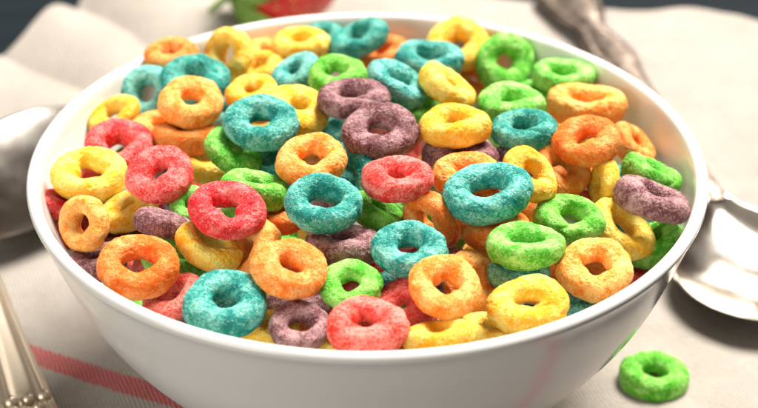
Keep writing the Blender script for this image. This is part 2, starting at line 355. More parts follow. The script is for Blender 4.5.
 ('red', (5.1, 20.38, 56.68), (0.055, -0.276, 0.96), (0.996, -0.055, -0.073), 14.42, 1.019, 'w', 'red cereal loop hidden under the dusky purple ring'),
 ('teal', (6.44, 19.43, 67.7), (0.419, -0.28, 0.864), (0.827, -0.274, -0.49), 14.17, 0.755, 's', 'teal cereal loop sloping down right behind the yellow bun-like loop'),
 ('teal', (14.32, 44.63, 60.66), (0.048, -0.194, 0.98), (0.996, -0.071, -0.063), 15.55, 0.7, 'w', 'teal cereal loop at the back showing yellow through its hole'),
 ('yellow', (17.08, 19.22, 67.28), (0.529, -0.001, 0.849), (0.808, -0.306, -0.504), 13.75, 0.74, 'a', 'bun-like pale yellow cereal loop on edge at the back'),
 ('yellow', (21.35, 55.68, 59.04), (-0.157, -0.332, 0.93), (0.983, 0.033, 0.178), 15.01, 0.998, 'd', 'yellow cereal loop arching at the back rim beside the light green one'),
 ('orange', (24.8, 53.15, 51.34), (0.375, -0.2, 0.905), (0.865, -0.277, -0.419), 13.23, 1.121, 'a', 'shaded orange cereal loop under the round light green loop at the back'),
 ('green', (12.39, 18.01, 61.38), (-0.088, -0.109, 0.99), (0.996, 0.013, 0.09), 12.95, 0.7, 'a', 'small green cereal loop below the bun-like yellow loop'),
 ('green', (31.91, 50.12, 57.23), (0.328, -0.74, 0.587), (0.423, -0.441, -0.792), 13.01, 1.18, 'r', 'round light green cereal loop at the back right'),
 ('green', (44.57, 41.28, 58.0), (-0.006, -0.219, 0.976), (0.991, -0.134, -0.024), 14.14, 0.7, 'w', 'bright green cereal loop at the back right rim'),
 ('green', (30.99, 18.9, 62.83), (0.027, -0.102, 0.994), (0.993, -0.111, -0.039), 15.55, 0.7, 'a', 'apple green cereal loop between the teal flat loop and the round light green loop'),
 ('green', (38.84, 40.57, 53.06), (-0.055, -0.116, 0.992), (0.996, -0.082, 0.046), 13.14, 0.7, 'a', 'pale green piece of a loop left of the peach loop'),
 ('orange', (48.33, 27.08, 58.34), (-0.012, -0.1, 0.995), (0.991, -0.137, -0.002), 17.26, 0.7, 'w', 'peach orange cereal loop lying flat at the back right'),
 ('teal', (-7.42, 13.42, 59.63), (0.016, -0.186, 0.982), (1.0, 0.015, -0.013), 12.94, 0.7, 'a', 'dark teal cereal loop behind the centre orange ring'),
 ('green', (-35.73, -16.0, 59.45), (-0.424, -0.278, 0.862), (0.765, 0.399, 0.506), 8.41, 1.18, 'a', 'light green bit of a loop peeking out left of the red ring'),
 ('green', (-50.79, 11.11, 53.26), (-0.291, -0.258, 0.921), (0.862, 0.347, 0.37), 12.98, 0.7, 'a', 'pale green bit of a loop between the big yellow ring and the pink-red ring'),
 ('red', (-62.38, -6.3, 53.66), (0.087, 0.034, 0.996), (0.986, 0.14, -0.091), 12.57, 0.7, 'a', 'dark red bit of a loop against the left wall of the bowl'),
 ('purple', (-54.14, -22.9, 50.35), (-0.056, -0.048, 0.997), (0.974, 0.219, 0.065), 12.82, 0.7, 'a', 'maroon bit of a loop behind the left rim below the orange loop'),
 ('orange', (35.33, -6.47, 53.57), (-0.123, -0.054, 0.991), (0.992, -0.038, 0.121), 13.12, 0.795, 'a', 'dark orange cereal loop deep below the small yellow ring'),
 ('teal', (53.45, 5.07, 51.63), (-0.142, 0.027, 0.99), (0.987, -0.074, 0.144), 12.87, 0.7, 'a', 'tiny dark teal piece of a loop left of the purple loop at right'),
 ('red', (54.94, -17.15, 42.83), (0.082, 0.045, 0.996), (0.972, -0.224, -0.07), 13.08, 0.7, 'a', 'dark red bit of a loop under the dark green loop at right'),
 ('teal', (-32.73, 32.2, 53.33), (0.052, -0.107, 0.993), (0.997, 0.067, -0.045), 13.17, 0.7, 'a', 'dark teal piece of a loop behind the frosted teal ring'),
 ('yellow', (-3.85, -49.33, 48.04), (0.008, 0.141, 0.99), (1.0, 0.007, -0.009), 12.8, 0.7, 'a', 'dark yellow sliver of a loop behind the front rim'),
 ('purple', (31.89, 2.5, 58.62), (-0.041, 0.005, 0.999), (0.996, -0.074, 0.041), 12.8, 0.7, 'a', 'dark purple piece of a loop beneath the small yellow ring'),
 ('red', (-58.35, 2.84, 52.43), (0.11, -0.235, 0.966), (0.989, 0.127, -0.082), 12.82, 0.756, 'a', 'red piece of a loop seen through the hole of the big yellow loop at left'),
 ('yellow', (-22.9, 18.37, 58.67), (-0.016, -0.278, 0.96), (0.995, 0.09, 0.042), 13.07, 0.764, 'a', 'yellow piece of a loop seen through the hole of the frosted teal loop'),
 ('yellow', (-19.78, -47.86, 51.44), (0.029, 0.097, 0.995), (0.998, 0.047, -0.034), 12.81, 0.7, 'a', 'shaded yellow sliver of a loop between the big teal loop and the front rim'),
 ('orange', (24.36, -14.27, 59.39), (-0.107, -0.146, 0.984), (0.994, -0.013, 0.106), 12.86, 0.735, 'a', 'orange piece of a loop seen through the wide hole of the large teal loop'),
 ('red', (-60.21, -7.6, 48.43), (0.104, -0.126, 0.987), (0.987, 0.135, -0.087), 12.79, 0.778, 'a', 'dark red piece of a loop behind the hole of the left rim orange loop'),
 ('teal', (55.37, -1.64, 45.78), (0.36, -0.074, 0.93), (0.854, -0.374, -0.361), 13.12, 0.742, 'a', 'dark teal piece of a loop under the yellow loop sloping beside the purple one'),
 ('green', (-45.24, -12.4, 29.38), (0.394, 0.428, 0.813), (-0.794, -0.288, 0.536), 14.41, 0.939, 'a', 'buried green loop just left of the big teal loop at the front left rim'),
 ('purple', (-33.83, -31.61, 40.11), (0.794, 0.368, 0.484), (0.327, 0.413, -0.85), 13.75, 0.973, 'a', 'buried purple loop just below the big teal loop at the front left rim'),
 ('red', (9.91, 42.36, 37.62), (0.64, -0.132, 0.757), (0.76, 0.258, -0.597), 14.77, 0.986, 'a', 'buried red loop just above the red loop lying in the middle of the pile'),
 ('teal', (-40.95, -23.96, 31.04), (0.005, 0.519, 0.855), (-0.99, 0.123, -0.069), 13.65, 0.963, 'a', 'buried teal loop just left of the big teal loop at the front left rim'),
 ('teal', (13.56, 10.04, 45.51), (-0.181, -0.52, 0.835), (0.561, -0.751, -0.347), 14.0, 0.991, 'a', 'buried teal loop just right of the red loop lying in the middle of the pile'),
 ('yellow', (-17.35, 11.94, 37.3), (0.674, -0.29, 0.68), (0.024, -0.91, -0.413), 14.14, 0.976, 'a', 'buried yellow loop just left of the teal loop overlapping the orange loop at the centre'),
 ('red', (-36.17, 19.43, 46.04), (-0.096, -0.632, 0.769), (-0.564, -0.602, -0.565), 13.94, 0.975, 'a', 'buried red loop just left of the bright green loop sloping under the frosted teal one'),
 ('yellow', (-15.08, 53.28, 43.66), (0.729, -0.016, 0.684), (0.678, 0.152, -0.719), 14.12, 0.929, 'a', 'buried yellow loop just right of the smooth yellow loop right of the frosted teal ring'),
 ('orange', (31.36, -29.9, 43.93), (-0.128, -0.254, 0.959), (-0.207, -0.938, -0.276), 13.5, 0.999, 'a', 'buried orange loop just left of the golden yellow loop at the front right rim'),
 ('teal', (36.22, -22.51, 36.84), (-0.802, -0.309, 0.511), (-0.35, -0.449, -0.822), 14.51, 0.929, 'a', 'buried teal loop just right of the golden yellow loop at the front right rim'),
 ('orange', (-12.23, 21.94, 48.34), (0.148, 0.672, 0.725), (0.911, -0.378, 0.165), 13.65, 0.999, 'a', 'buried orange loop just above the orange loop above the centre teal loop'),
 ('red', (-40.77, -19.19, 45.72), (0.257, -0.701, 0.666), (-0.919, 0.036, 0.393), 14.36, 0.928, 'a', 'buried red loop just below the purple loop on edge below the pink-red loop at left'),
 ('orange', (43.49, 10.92, 48.02), (0.029, 0.877, 0.48), (0.381, 0.434, -0.816), 13.6, 0.904, 'a', 'buried orange loop just right of the small yellow loop right of the large teal loop'),
 ('green', (14.86, -1.31, 43.77), (0.609, -0.694, 0.384), (0.761, 0.647, -0.039), 14.96, 0.904, 'a', 'buried green loop just below the red loop lying in the middle of the pile'),
 ('green', (5.57, 6.1, 46.17), (-0.73, -0.321, 0.603), (0.428, -0.903, 0.038), 13.84, 0.953, 'a', 'buried green loop just above the teal loop in the centre above the front orange loop'),
 ('red', (-45.82, -1.05, 35.6), (0.064, -0.157, 0.985), (-0.508, 0.845, 0.168), 13.91, 0.969, 'a', 'buried red loop just left of the big teal loop at the front left rim'),
 ('green', (5.06, -25.5, 34.52), (0.523, -0.568, 0.635), (-0.637, -0.756, -0.151), 14.64, 0.957, 'a', 'buried green loop just below the green loop behind the pink loop at the front rim'),
 ('teal', (-2.56, -8.05, 59.68), (-0.777, -0.381, 0.501), (0.084, -0.852, -0.518), 14.72, 0.948, 'a', 'buried teal loop just right of the teal loop overlapping the orange loop at the centre'),
 ('red', (-3.27, -38.14, 47.26), (-0.746, -0.485, 0.457), (-0.554, 0.832, -0.021), 14.68, 0.908, 'a', 'buried red loop just below the green loop behind the pink loop at the front rim'),
 ('red', (-13.25, -29.04, 49.55), (-0.057, 0.776, 0.629), (0.975, -0.092, 0.202), 14.9, 0.971, 'a', 'buried red loop just below the flat purple loop beneath the centre teal ring'),
 ('orange', (9.58, -47.43, 43.33), (-0.424, -0.565, 0.708), (-0.854, 0.509, -0.106), 14.22, 0.96, 'a', 'buried orange loop just below the green loop behind the pink loop at the front rim'),
 ('teal', (-28.16, -21.79, 37.0), (0.837, 0.177, 0.518), (-0.199, 0.98, -0.014), 14.58, 0.91, 'a', 'buried teal loop just below the big teal loop at the front left rim'),
 ('green', (-20.7, -21.01, 41.18), (-0.391, 0.7, 0.597), (-0.006, 0.647, -0.762), 14.44, 0.954, 'a', 'buried green loop just right of the big teal loop at the front left rim'),
 ('green', (-21.36, -8.94, 49.53), (0.37, -0.829, 0.419), (-0.605, 0.128, 0.786), 14.13, 0.977, 'a', 'buried green loop just below the flat green loop behind the red loop left of centre'),
 ('purple', (-10.41, -1.22, 47.56), (0.204, 0.282, 0.937), (0.91, 0.297, -0.288), 13.52, 0.953, 'a', 'buried purple loop just below the teal loop overlapping the orange loop at the centre'),
 ('green', (32.52, 30.67, 46.5), (0.469, -0.828, 0.306), (0.163, 0.422, 0.892), 14.99, 0.942, 'a', 'buried green loop just above the small yellow loop right of the large teal loop'),
 ('green', (-36.88, -3.53, 39.51), (0.159, -0.054, 0.986), (-0.646, -0.761, 0.062), 14.68, 0.972, 'a', 'buried green loop just below the purple loop on edge below the pink-red loop at left'),
 ('orange', (-11.0, -34.4, 37.4), (0.664, 0.238, 0.709), (-0.732, 0.016, 0.681), 14.39, 0.903, 'a', 'buried orange loop just right of the big teal loop at the front left rim'),
 ('orange', (13.75, 25.17, 40.72), (-0.936, -0.093, 0.338), (-0.0, -0.964, -0.265), 14.12, 0.927, 'a', 'buried orange loop just right of the red loop lying in the middle of the pile'),
 ('orange', (23.67, -2.13, 35.68), (-0.323, -0.052, 0.945), (-0.944, 0.086, -0.318), 14.97, 0.94, 'a', 'buried orange loop just above the golden yellow loop at the front right rim'),
 ('green', (3.66, -55.72, 44.73), (-0.893, -0.022, 0.45), (0.417, -0.417, 0.808), 13.65, 0.906, 'a', 'buried green loop just below the pink loop hanging over the front rim of the bowl'),
 ('yellow', (46.46, 32.31, 45.69), (0.052, -0.647, 0.76), (-0.833, 0.391, 0.39), 14.39, 0.916, 'a', 'buried yellow loop just below the peach orange loop lying flat at the back right'),
 ('purple', (14.6, -22.74, 45.48), (-0.757, 0.389, 0.525), (0.188, 0.899, -0.395), 14.77, 0.989, 'a', 'buried purple loop just below the teal loop in the centre above the front orange loop'),
 ('yellow', (21.3, -5.23, 49.01), (-0.313, 0.719, 0.62), (-0.897, -0.438, 0.055), 13.74, 0.996, 'a', 'buried yellow loop just below the large teal loop with a wide hole right of centre'),
 ('yellow', (26.43, -15.95, 46.48), (-0.116, 0.262, 0.958), (-0.251, -0.941, 0.227), 14.68, 0.951, 'a', 'buried yellow loop just above the golden yellow loop at the front right rim'),
 ('green', (47.74, 17.7, 37.18), (0.508, 0.677, 0.532), (0.278, -0.714, 0.643), 14.11, 0.989, 'a', 'buried green loop just right of the small yellow loop right of the large teal loop'),
 ('green', (-25.55, -0.69, 44.76), (0.519, 0.663, 0.54), (-0.823, 0.558, 0.105), 13.76, 0.911, 'a', 'buried green loop just left of the teal loop overlapping the orange loop at the centre'),
 ('red', (11.58, -13.93, 50.25), (-0.149, 0.631, 0.761), (-0.984, -0.169, -0.053), 14.29, 0.95, 'a', 'buried red loop just above the teal loop in the centre above the front orange loop'),
 ('red', (-3.2, -19.72, 46.48), (0.184, 0.766, 0.616), (-0.743, 0.518, -0.423), 14.41, 0.954, 'a', 'buried red loop just above the green loop behind the pink loop at the front rim'),
 ('green', (-18.06, -18.84, 48.93), (0.087, 0.214, 0.973), (0.028, -0.977, 0.213), 13.95, 0.98, 'a', 'buried green loop just left of the flat purple loop beneath the centre teal ring'),
 ('orange', (-17.6, -45.8, 37.85), (0.183, -0.34, 0.922), (0.964, 0.247, -0.1), 14.11, 0.992, 'a', 'buried orange loop just below the big teal loop at the front left rim'),
 ('red', (-43.18, 19.08, 37.65), (0.335, -0.797, 0.503), (0.212, 0.584, 0.784), 14.81, 0.993, 'a', 'buried red loop just above the purple loop on edge below the pink-red loop at left'),
 ('purple', (18.84, 34.61, 42.46), (0.185, 0.72, 0.669), (-0.571, 0.633, -0.523), 13.83, 0.912, 'a', 'buried purple loop just left of the purple loop beneath the thick flat yellow loop'),
 ('purple', (-43.09, 28.84, 37.27), (0.753, -0.287, 0.592), (-0.655, -0.417, 0.631), 13.65, 0.91, 'a', 'buried purple loop just above the purple loop on edge below the pink-red loop at left'),
 ('teal', (-22.41, 8.27, 47.56), (-0.007, -0.24, 0.971), (-0.338, -0.913, -0.228), 14.02, 0.953, 'a', 'buried teal loop just below the bright green loop sloping under the frosted teal one'),
 ('orange', (42.57, -21.19, 45.32), (0.197, -0.231, 0.953), (0.473, 0.874, 0.114), 13.57, 0.994, 'a', 'buried orange loop just left of the salmon orange loop at the front right rim'),
 ('teal', (7.18, -36.16, 49.43), (-0.329, -0.779, 0.534), (0.475, -0.625, -0.62), 14.33, 0.95, 'a', 'buried teal loop just below the teal loop in the centre above the front orange loop'),
]
for i, (col, p, n, u, D, e, kd, label) in enumerate(LAY):
    gp = 'cereal loops heaped in the white bowl'
    if kd == 'a' and i % 5 == 0: kd = 'd'
    place_loop(col, [c*MM for c in p], n, u, D*MM, e, kd, label, i, gp)

# the one that fell on the cloth
fp = spot(654, 377, .0035)
place_loop('green', (fp[0], fp[1], .0036), (.03, -.05, 1), (1, .1, .02), .0154, .97, 'e', 'green cereal loop fallen onto the napkin beside the bowl', 0, 'cereal loops heaped in the white bowl').pop('group', None)

# ------------------------------------------------------------------ bowl


def catmull(pts, n=10):
    pts = [np.array(p, float) for p in pts]; out = []
    P = [2*pts[0]-pts[1]]+pts+[2*pts[-1]-pts[-2]]
    for i in range(1, len(P)-2):
        for t in np.linspace(0, 1, n, endpoint=False):
            t2, t3 = t*t, t*t*t
            out.append(.5*((2*P[i])+(-P[i-1]+P[i+1])*t+(2*P[i-1]-5*P[i]+4*P[i+1]-P[i+2])*t2+(-P[i-1]+3*P[i]-3*P[i+1]+P[i+2])*t3))
    out.append(pts[-1]); return np.array(out)


k = NT('white_glazed_ceramic')
k.b.inputs['Base Color'].default_value = (.76, .735, .69, 1)
k.b.inputs['Roughness'].default_value = .12; k.b.inputs['IOR'].default_value = 1.5
k.b.inputs['Coat Weight'].default_value = .15; k.b.inputs['Coat Roughness'].default_value = .08
tc = k.n('ShaderNodeTexCoord'); nz = k.noise(tc.outputs['Object'], 45, 2)
bp = k.n('ShaderNodeBump'); bp.inputs['Strength'].default_value = .04; bp.inputs['Distance'].default_value = .0006
k.l(nz, bp.inputs['Height']); k.l(bp.outputs[0], k.b.inputs['Normal'])
k.l(bp.outputs[0], k.b.inputs['Coat Normal'])
k.l(k.ramp(k.noise(tc.outputs['Object'], 130, 4), .3, .8, (.17, .17, .17, 1), (.23, .23, .23, 1)), k.b.inputs['Roughness'])
BOWL = k.m
prof = catmull([(0, 6.2), (14, 6.2), (25.2, 6), (26.2, 1.6), (27.5, .8), (29, 1.6), (30, 6), (34.5, 9.2), (45, 16.4), (54.3, 26), (61.5, 37), (66, 48), (68.9, 56.4), (69.9, 58.8), (69.6, 59.9),
                (68.7, 60.3), (67.7, 59.9), (67.1, 58.6), (66.1, 54.5), (63.2, 46), (58, 36), (50, 27), (39, 18.6), (25, 12.6), (11, 10.2), (0, 9.9)], 8)*MM
th = np.linspace(0, 2*np.pi, 256, endpoint=False)[:, None]
wob = 1+.0015*np.cos(2*th+.6)
P = np.stack([prof[None, :, 0]*np.cos(th)*wob, prof[None, :, 0]*np.sin(th)*wob, prof[None, :, 1]+0*th], -1)
bowl = link('cereal_bowl', grid_mesh('cereal_bowl', P, BOWL, True, False))
bowl.location.z = .0008
tag(bowl, 'round white glazed bowl heaped with coloured cereal loops', 'bowl')

# ------------------------------------------------------------------ table and napkin
k = NT('slate_painted_wood')
tc = k.n('ShaderNodeTexCoord'); mp = k.n('ShaderNodeMapping'); k.l(tc.outputs['Object'], mp.inputs[0]); mp.inputs['Scale'].default_value = (4, 60, 60)
g = k.noise(mp.outputs[0], 3, 5, .6, 1)
k.l(k.ramp(g, .3, .75, (.002, .005, .007, 1), (.008, .014, .018, 1)), k.b.inputs['Base Color'])
k.b.inputs['Roughness'].default_value = .8; k.b.inputs['Specular IOR Level'].default_value = .15
bp = k.n('ShaderNodeBump'); bp.inputs['Strength'].default_value = .4; bp.inputs['Distance'].default_value = .0006
k.l(g, bp.inputs['Height']); k.l(bp.outputs[0], k.b.inputs['Normal'])
gx, gy = np.meshgrid(np.linspace(-1.2, 1.2, 25), np.linspace(-.8, 1.3, 23), indexing='ij')
tb = link('tabletop', grid_mesh('tabletop', np.stack([gx, gy, 0*gx-.004], -1), k.m))
tag(tb, kind='structure')

s0 = spot(40, 365); s1 = spot(110, 381); s2 = spot(165, 401)
k = NT('cream_woven_linen')
tc = k.n('ShaderNodeTexCoord'); wv0 = k.n('ShaderNodeTexNoise'); wv0.inputs['Scale'].default_value = 130; wv0.inputs['Detail'].default_value = 3; k.l(tc.outputs['UV'], wv0.inputs['Vector'])
wv1 = k.n('ShaderNodeVectorMath', operation='SCALE'); k.l(wv0.outputs['Color'], wv1.inputs[0]); wv1.inputs['Scale'].default_value = .0013
wv2 = k.n('ShaderNodeVectorMath', operation='ADD'); k.l(tc.outputs['UV'], wv2.inputs[0]); k.l(wv1.outputs[0], wv2.inputs[1]); co = wv2.outputs[0]
mp = k.n('ShaderNodeMapping'); k.l(co, mp.inputs[0]); mp.inputs['Rotation'].default_value = (0, 0, math.atan2(-(s2-s0)[1], (s2-s0)[0]))
# v across the stripe, u along it
sp = k.n('ShaderNodeSeparateXYZ'); k.l(mp.outputs[0], sp.inputs[0]); u_, v_ = sp.outputs[0], sp.outputs[1]
cell = .00125
wu = k.math('SINE', k.math('MULTIPLY', u_, 2*math.pi/cell)); wv = k.math('SINE', k.math('MULTIPLY', v_, 2*math.pi/cell))
weave = k.math('MULTIPLY', wu, wv)
slub = k.noise(co, 900, 3, .6); big = k.noise(co, 60, 3)
qu = k.math('MULTIPLY', k.math('ABSOLUTE', k.math('SUBTRACT', k.math('FRACT', k.math('MULTIPLY', u_, 1/.0026)), .5)), .0009)
rot = math.atan2(-(s2-s0)[1], (s2-s0)[0])
vc = (s0[0]*math.sin(rot)+s0[1]*math.cos(rot))
vmid = ((s1[0]*math.sin(rot)+s1[1]*math.cos(rot))+vc)/2
dv = k.math('ABSOLUTE', k.math('SUBTRACT', v_, vmid))
dv = k.math('ADD', dv, qu)
stripe = k.math('LESS_THAN', dv, .0032)
red = k.mix(k.ramp(weave, .1, .5), (.44, .055, .058), (.70, .42, .38))
cream = k.mix(k.ramp(big, .3, .75), (.385, .335, .288), (.462, .41, .355))
cream = k.mix(k.math('MULTIPLY', k.ramp(slub, .45, .8), .35), cream, (.28, .24, .20))
cream = k.mix(k.math('MULTIPLY', k.ramp(weave, -.3, .8), .22), cream, (.56, .52, .47))
k.l(k.mix(stripe, cream, red), k.b.inputs['Base Color'])
k.b.inputs['Roughness'].default_value = 1; k.b.inputs['Specular IOR Level'].default_value = .05
h = k.math('ADD', k.math('MULTIPLY', weave, .4), slub)
bp = k.n('ShaderNodeBump'); bp.inputs['Strength'].default_value = .8; bp.inputs['Distance'].default_value = .0005
k.l(h, bp.inputs['Height']); k.l(bp.outputs[0], k.b.inputs['Normal'])
CLOTH = k.m

def px_curve(pts, n):
    Q = np.array([spot(*p)[:2] for p in pts]); c = catmull(Q, 24); d = np.r_[0, np.cumsum(np.linalg.norm(np.diff(c, axis=0), axis=1))]
    t = np.linspace(0, d[-1], n); return np.stack([np.interp(t, d, c[:, 0]), np.interp(t, d, c[:, 1])], -1)
nu, nv = 420, 380
top = px_curve([(118, -16), (200, -24), (350, -12), (470, 4), (545, 12), (600, 20), (650, 22), (690, 18), (730, 26), (770, 38), (860, 50)], nu)
left = px_curve([(-190, 560), (-170, 300), (-120, 120), (-60, 84), (0, 70), (34, 56), (68, 26), (118, -16)], nv)
bot = px_curve([(-190, 560), (100, 640), (400, 700), (620, 640), (738, 500)], nu)
right = px_curve([(738, 500), (756, 425), (785, 340), (860, 200), (880, 120), (860, 50)], nv)
U = np.linspace(0, 1, nu)[:, None, None]; V = np.linspace(0, 1, nv)[None, :, None]
Q = (1-V)*bot[:, None]+V*top[:, None]+(1-U)*left[None]+U*right[None]-((1-U)*(1-V)*bot[0]+U*(1-V)*bot[-1]+(1-U)*V*top[0]+U*V*top[-1])
X, Y = Q[..., 0], Q[..., 1]
N3 = lambda fx, fy, s: vnoise(np.stack([X*fx, Y*fy, 0*X], -1)+s*9.1, s)
edge = np.minimum(np.minimum(U[..., 0], 1-U[..., 0])*12, np.minimum(V[..., 0], 1-V[..., 0])*12).clip(0, 1)
rC = np.hypot(X, Y)
# soft folds gathered behind the bowl, ripples elsewhere; flat where things rest
calm = np.clip((rC-.06)/.03, 0, 1)
back = np.clip((Y-.06)/.06, 0, 1)
dgl = X*.55+Y*.83
back = back*np.clip(np.hypot(X+.095, (Y-.03)*.8)/.05-.6, 0, 1)
fold = .0045*np.sin(dgl*62+3*N3(9, 9, 3))*np.clip((-X+.02)/.06, 0, 1)*back+.0045*N3(16, 26, 5)*back*(1-.75*np.clip(X/.08, 0, 1))
rsp = np.clip((X-.06)/.04, 0, 1)*np.clip((.09-Y)/.05, 0, 1)
Z = .0018+calm*(np.abs(fold)*1.2+.0007*N3(60, 45, 6)*(1-.5*rsp)+.0014*(N3(20, 15, 7)+1)*.5*(1-rsp))
Z += (1-edge)*.0015*(1+N3(40, 40, 9))*.5
Zc = Z
def cloth_z(x, y):
    i = np.argmin((X-x)**2+(Y-y)**2); return Zc.ravel()[i]
P = np.stack([X, Y, Z], -1); Pb = P.copy(); Pb[..., 2] = np.maximum(P[..., 2]-.0012, -.0035)
me = grid_mesh('napkin', P, CLOTH)
uvl = me.uv_layers.new(name='cloth')
co_ = np.zeros(len(me.loops)*2); vi = np.zeros(len(me.loops), np.int32); me.loops.foreach_get('vertex_index', vi)
fl_ = P.reshape(-1, 3)[vi, :2]; uvl.data.foreach_set('uv', fl_.ravel())
nap = link('napkin', me)
so = nap.modifiers.new('thickness', 'SOLIDIFY'); so.thickness = .0013; so.offset = -1
tag(nap, 'cream woven napkin with a red checked stripe spread under the bowl', 'napkin')

# ------------------------------------------------------------------ cutlery
k = NT('aged_silver')
tc = k.n('ShaderNodeTexCoord'); n_ = k.noise(tc.outputs['Object'], 90, 4)
k.l(k.ramp(n_, .3, .75, (.58, .50, .41, 1), (.78, .73, .66, 1)), k.b.inputs['Base Color'])
k.b.inputs['Metallic'].default_value = 1
k.l(k.ramp(n_, .3, .8, (.14, .14, .14, 1), (.24, .24, .24, 1)), k.b.inputs['Roughness'])
SILVER = k.m
k = NT('brushed_old_silver'); k.b.inputs['Base Color'].default_value = (.66, .56, .43, 1); k.b.inputs['Metallic'].default_value = 1; k.b.inputs['Roughness'].default_value = .38
FORKM = k.m
k = NT('tarnished_silver')
tc = k.n('ShaderNodeTexCoord'); n_ = k.noise(tc.outputs['Object'], 260, 4)
k.l(k.ramp(n_, .35, .7, (.24, .17, .13, 1), (.66, .54, .45, 1)), k.b.inputs['Base Color'])
k.b.inputs['Metallic'].default_value = 1; k.b.inputs['Roughness'].default_value = .32
bp = k.n('ShaderNodeBump'); bp.inputs['Strength'].default_value = .6; bp.inputs['Distance'].default_value = .0005
k.l(k.noise(tc.outputs['Object'], 330, 3), bp.inputs['Height']); k.l(bp.outputs[0], k.b.inputs['Normal'])
TARN = k.m


def blade(name, S, parent, pattern=None, ns=90, nt=36):
    """S: rows (s, half width, centre height, dish depth, crown, thickness)"""
    S = catmull(S, max(2, ns//len(S)))
    t = np.linspace(-1, 1, nt)[None, :]
    s, w, z, d, c, th_ = [S[:, i][:, None] for i in range(6)]
    w = np.maximum(w, .00005)
    zt = z-d*(1-t*t)+c*(1-t**2)
    if pattern is not None: zt = zt+pattern(s, t, w)
    zb_ = zt-np.maximum(th_, .0002)*np.sqrt(np.clip(1-t**4, .02, 1))
    zb_ = np.where(c > 0, z-.0003+0*t, zb_)
    Pt = np.stack([s+0*t, w*t, zt], -1); Pbm = np.stack([s+0*t, w*t*.985, zb_], -1)[:, ::-1]
    P = np.concatenate([Pt, Pbm], 1)
    me = grid_mesh(name, P, SILVER, False, True)
    return link(name, me, parent)


def orn(s, t, w):
    rim = .0006*np.exp(-((np.abs(t)-.84)/.12)**2)
    sc_l = .0005*np.sin(s*1500)*np.exp(-((np.abs(t)-.5)/.2)**2)*np.clip((s-.11)/.03, 0, 1)
    return rim+sc_l


def make_spoon(name, length=.165, bl=.060, bw=.0205):
    root = bpy.data.objects.new(name, None); C.objects.link(root)
    rows = []
    for q in [0, .008, .03, .07, .13, .2, .3, .42, .52, .62, .7, .78, .86, .93, 1]:
        wv_ = bw*(math.sqrt(max(0, 1-((q-.42)/.42)**2)) if q < .42 else max(0, math.cos(math.pi/2*(q-.42)/.58))**.85)
        rows.append((q*bl, max(wv_, .0003 if q == 0 else .0034), .0062-.0012*q+(.0035*q**3), .0055*max(0, math.sin(math.pi*min(q, 1)))**.7, 0, .0011))
    blade('bowl', rows, root, None, 150, 40)
    Lh = length
    hr = [(bl-.0015, .0026, .0080, 0, .0006, .001), (bl+.012, .0024, .0086, 0, .0012, .001), (bl+.035, .0025, .0092, 0, .0012, .001),
          (Lh-.075, .0042, .0080, 0, .0012, .001), (Lh-.058, .0068, .0072, 0, .0014, .001), (Lh-.046, .0058, .0064, 0, .0014, .001), (Lh-.036, .0046, .0056, 0, .0014, .001),
          (Lh-.024, .0080, .0048, 0, .0014, .001), (Lh-.012, .0098, .0040, 0, .0012, .001), (Lh-.005, .0086, .0034, 0, .0009, .001), (Lh-.001, .0040, .0030, 0, .0006, .001), (Lh, .0006, .0028, 0, .0003, .001)]
    blade('handle', hr, root, orn).data.materials[0] = TARN
    return root


def orient(root, p, q, z):
    """bowl tip at p, handle end towards q"""
    a = math.atan2(q[1]-p[1], q[0]-p[0]); root.location = (p[0], p[1], z); root.rotation_euler = (0, 0, a)


pa = spot(*(792, 352)); pb = spot(*(556, 4))
sp1 = make_spoon('spoon', float(np.linalg.norm(pa-pb)), .052, .0215)
orient(sp1, pa, pb, .0030)
tag(sp1, 'silver spoon with ornate brown-tinged handle, right of the bowl', 'spoon', 'silver spoons lying beside the bowl')
sp2 = make_spoon('spoon', .19, .075, .0250)
pa = spot(*(88, 138)); pb = spot(*(-124, 410))
orient(sp2, pa, pb, .0036)
tag(sp2, 'silver spoon with a dark hollow, left of the bowl', 'spoon', 'silver spoons lying beside the bowl')

# fork: only its handle end reaches into the picture
fk = bpy.data.objects.new('fork', None); C.objects.link(fk)


def forn(s, t, w):
    r = .0013*np.exp(-((np.abs(t)-.80)/.13)**2)+.0007*np.exp(-(t/.10)**2)
    rib = .0005*np.sin(s*2600)*np.exp(-((s-.019)/.006)**2)
    return r+rib


blade('handle', [(0, .0008, .0030, 0, .0006, .001), (.002, .0060, .0030, 0, .0010, .001), (.008, .0105, .0032, 0, .0012, .001), (.018, .0100, .0034, 0, .0013, .001),
                 (.028, .0088, .0036, 0, .0013, .001), (.055, .0066, .0045, 0, .0013, .001), (.085, .0042, .0070, 0, .0013, .001), (.110, .0030, .0095, 0, .0013, .001), (.125, .0040, .0080, 0, .0012, .001)], fk, forn, 140, 60)
blade('head', [(.123, .0040, .0082, 0, .0012, .001), (.132, .0105, .0045, .001, .0012, .001), (.142, .0115, .0030, .001, .001, .001)], fk)
for q in range(4):
    y = -.0088+.00587*q
    t_ = blade('tine', [(.141, .0018, .0030, 0, .0010, .001), (.160, .0016, .0026, 0, .0010, .001), (.176, .0013, .0040, 0, .0009, .001), (.186, .0004, .0062, 0, .0005, .001)], fk, None, 30, 10)
    t_.location.y = y
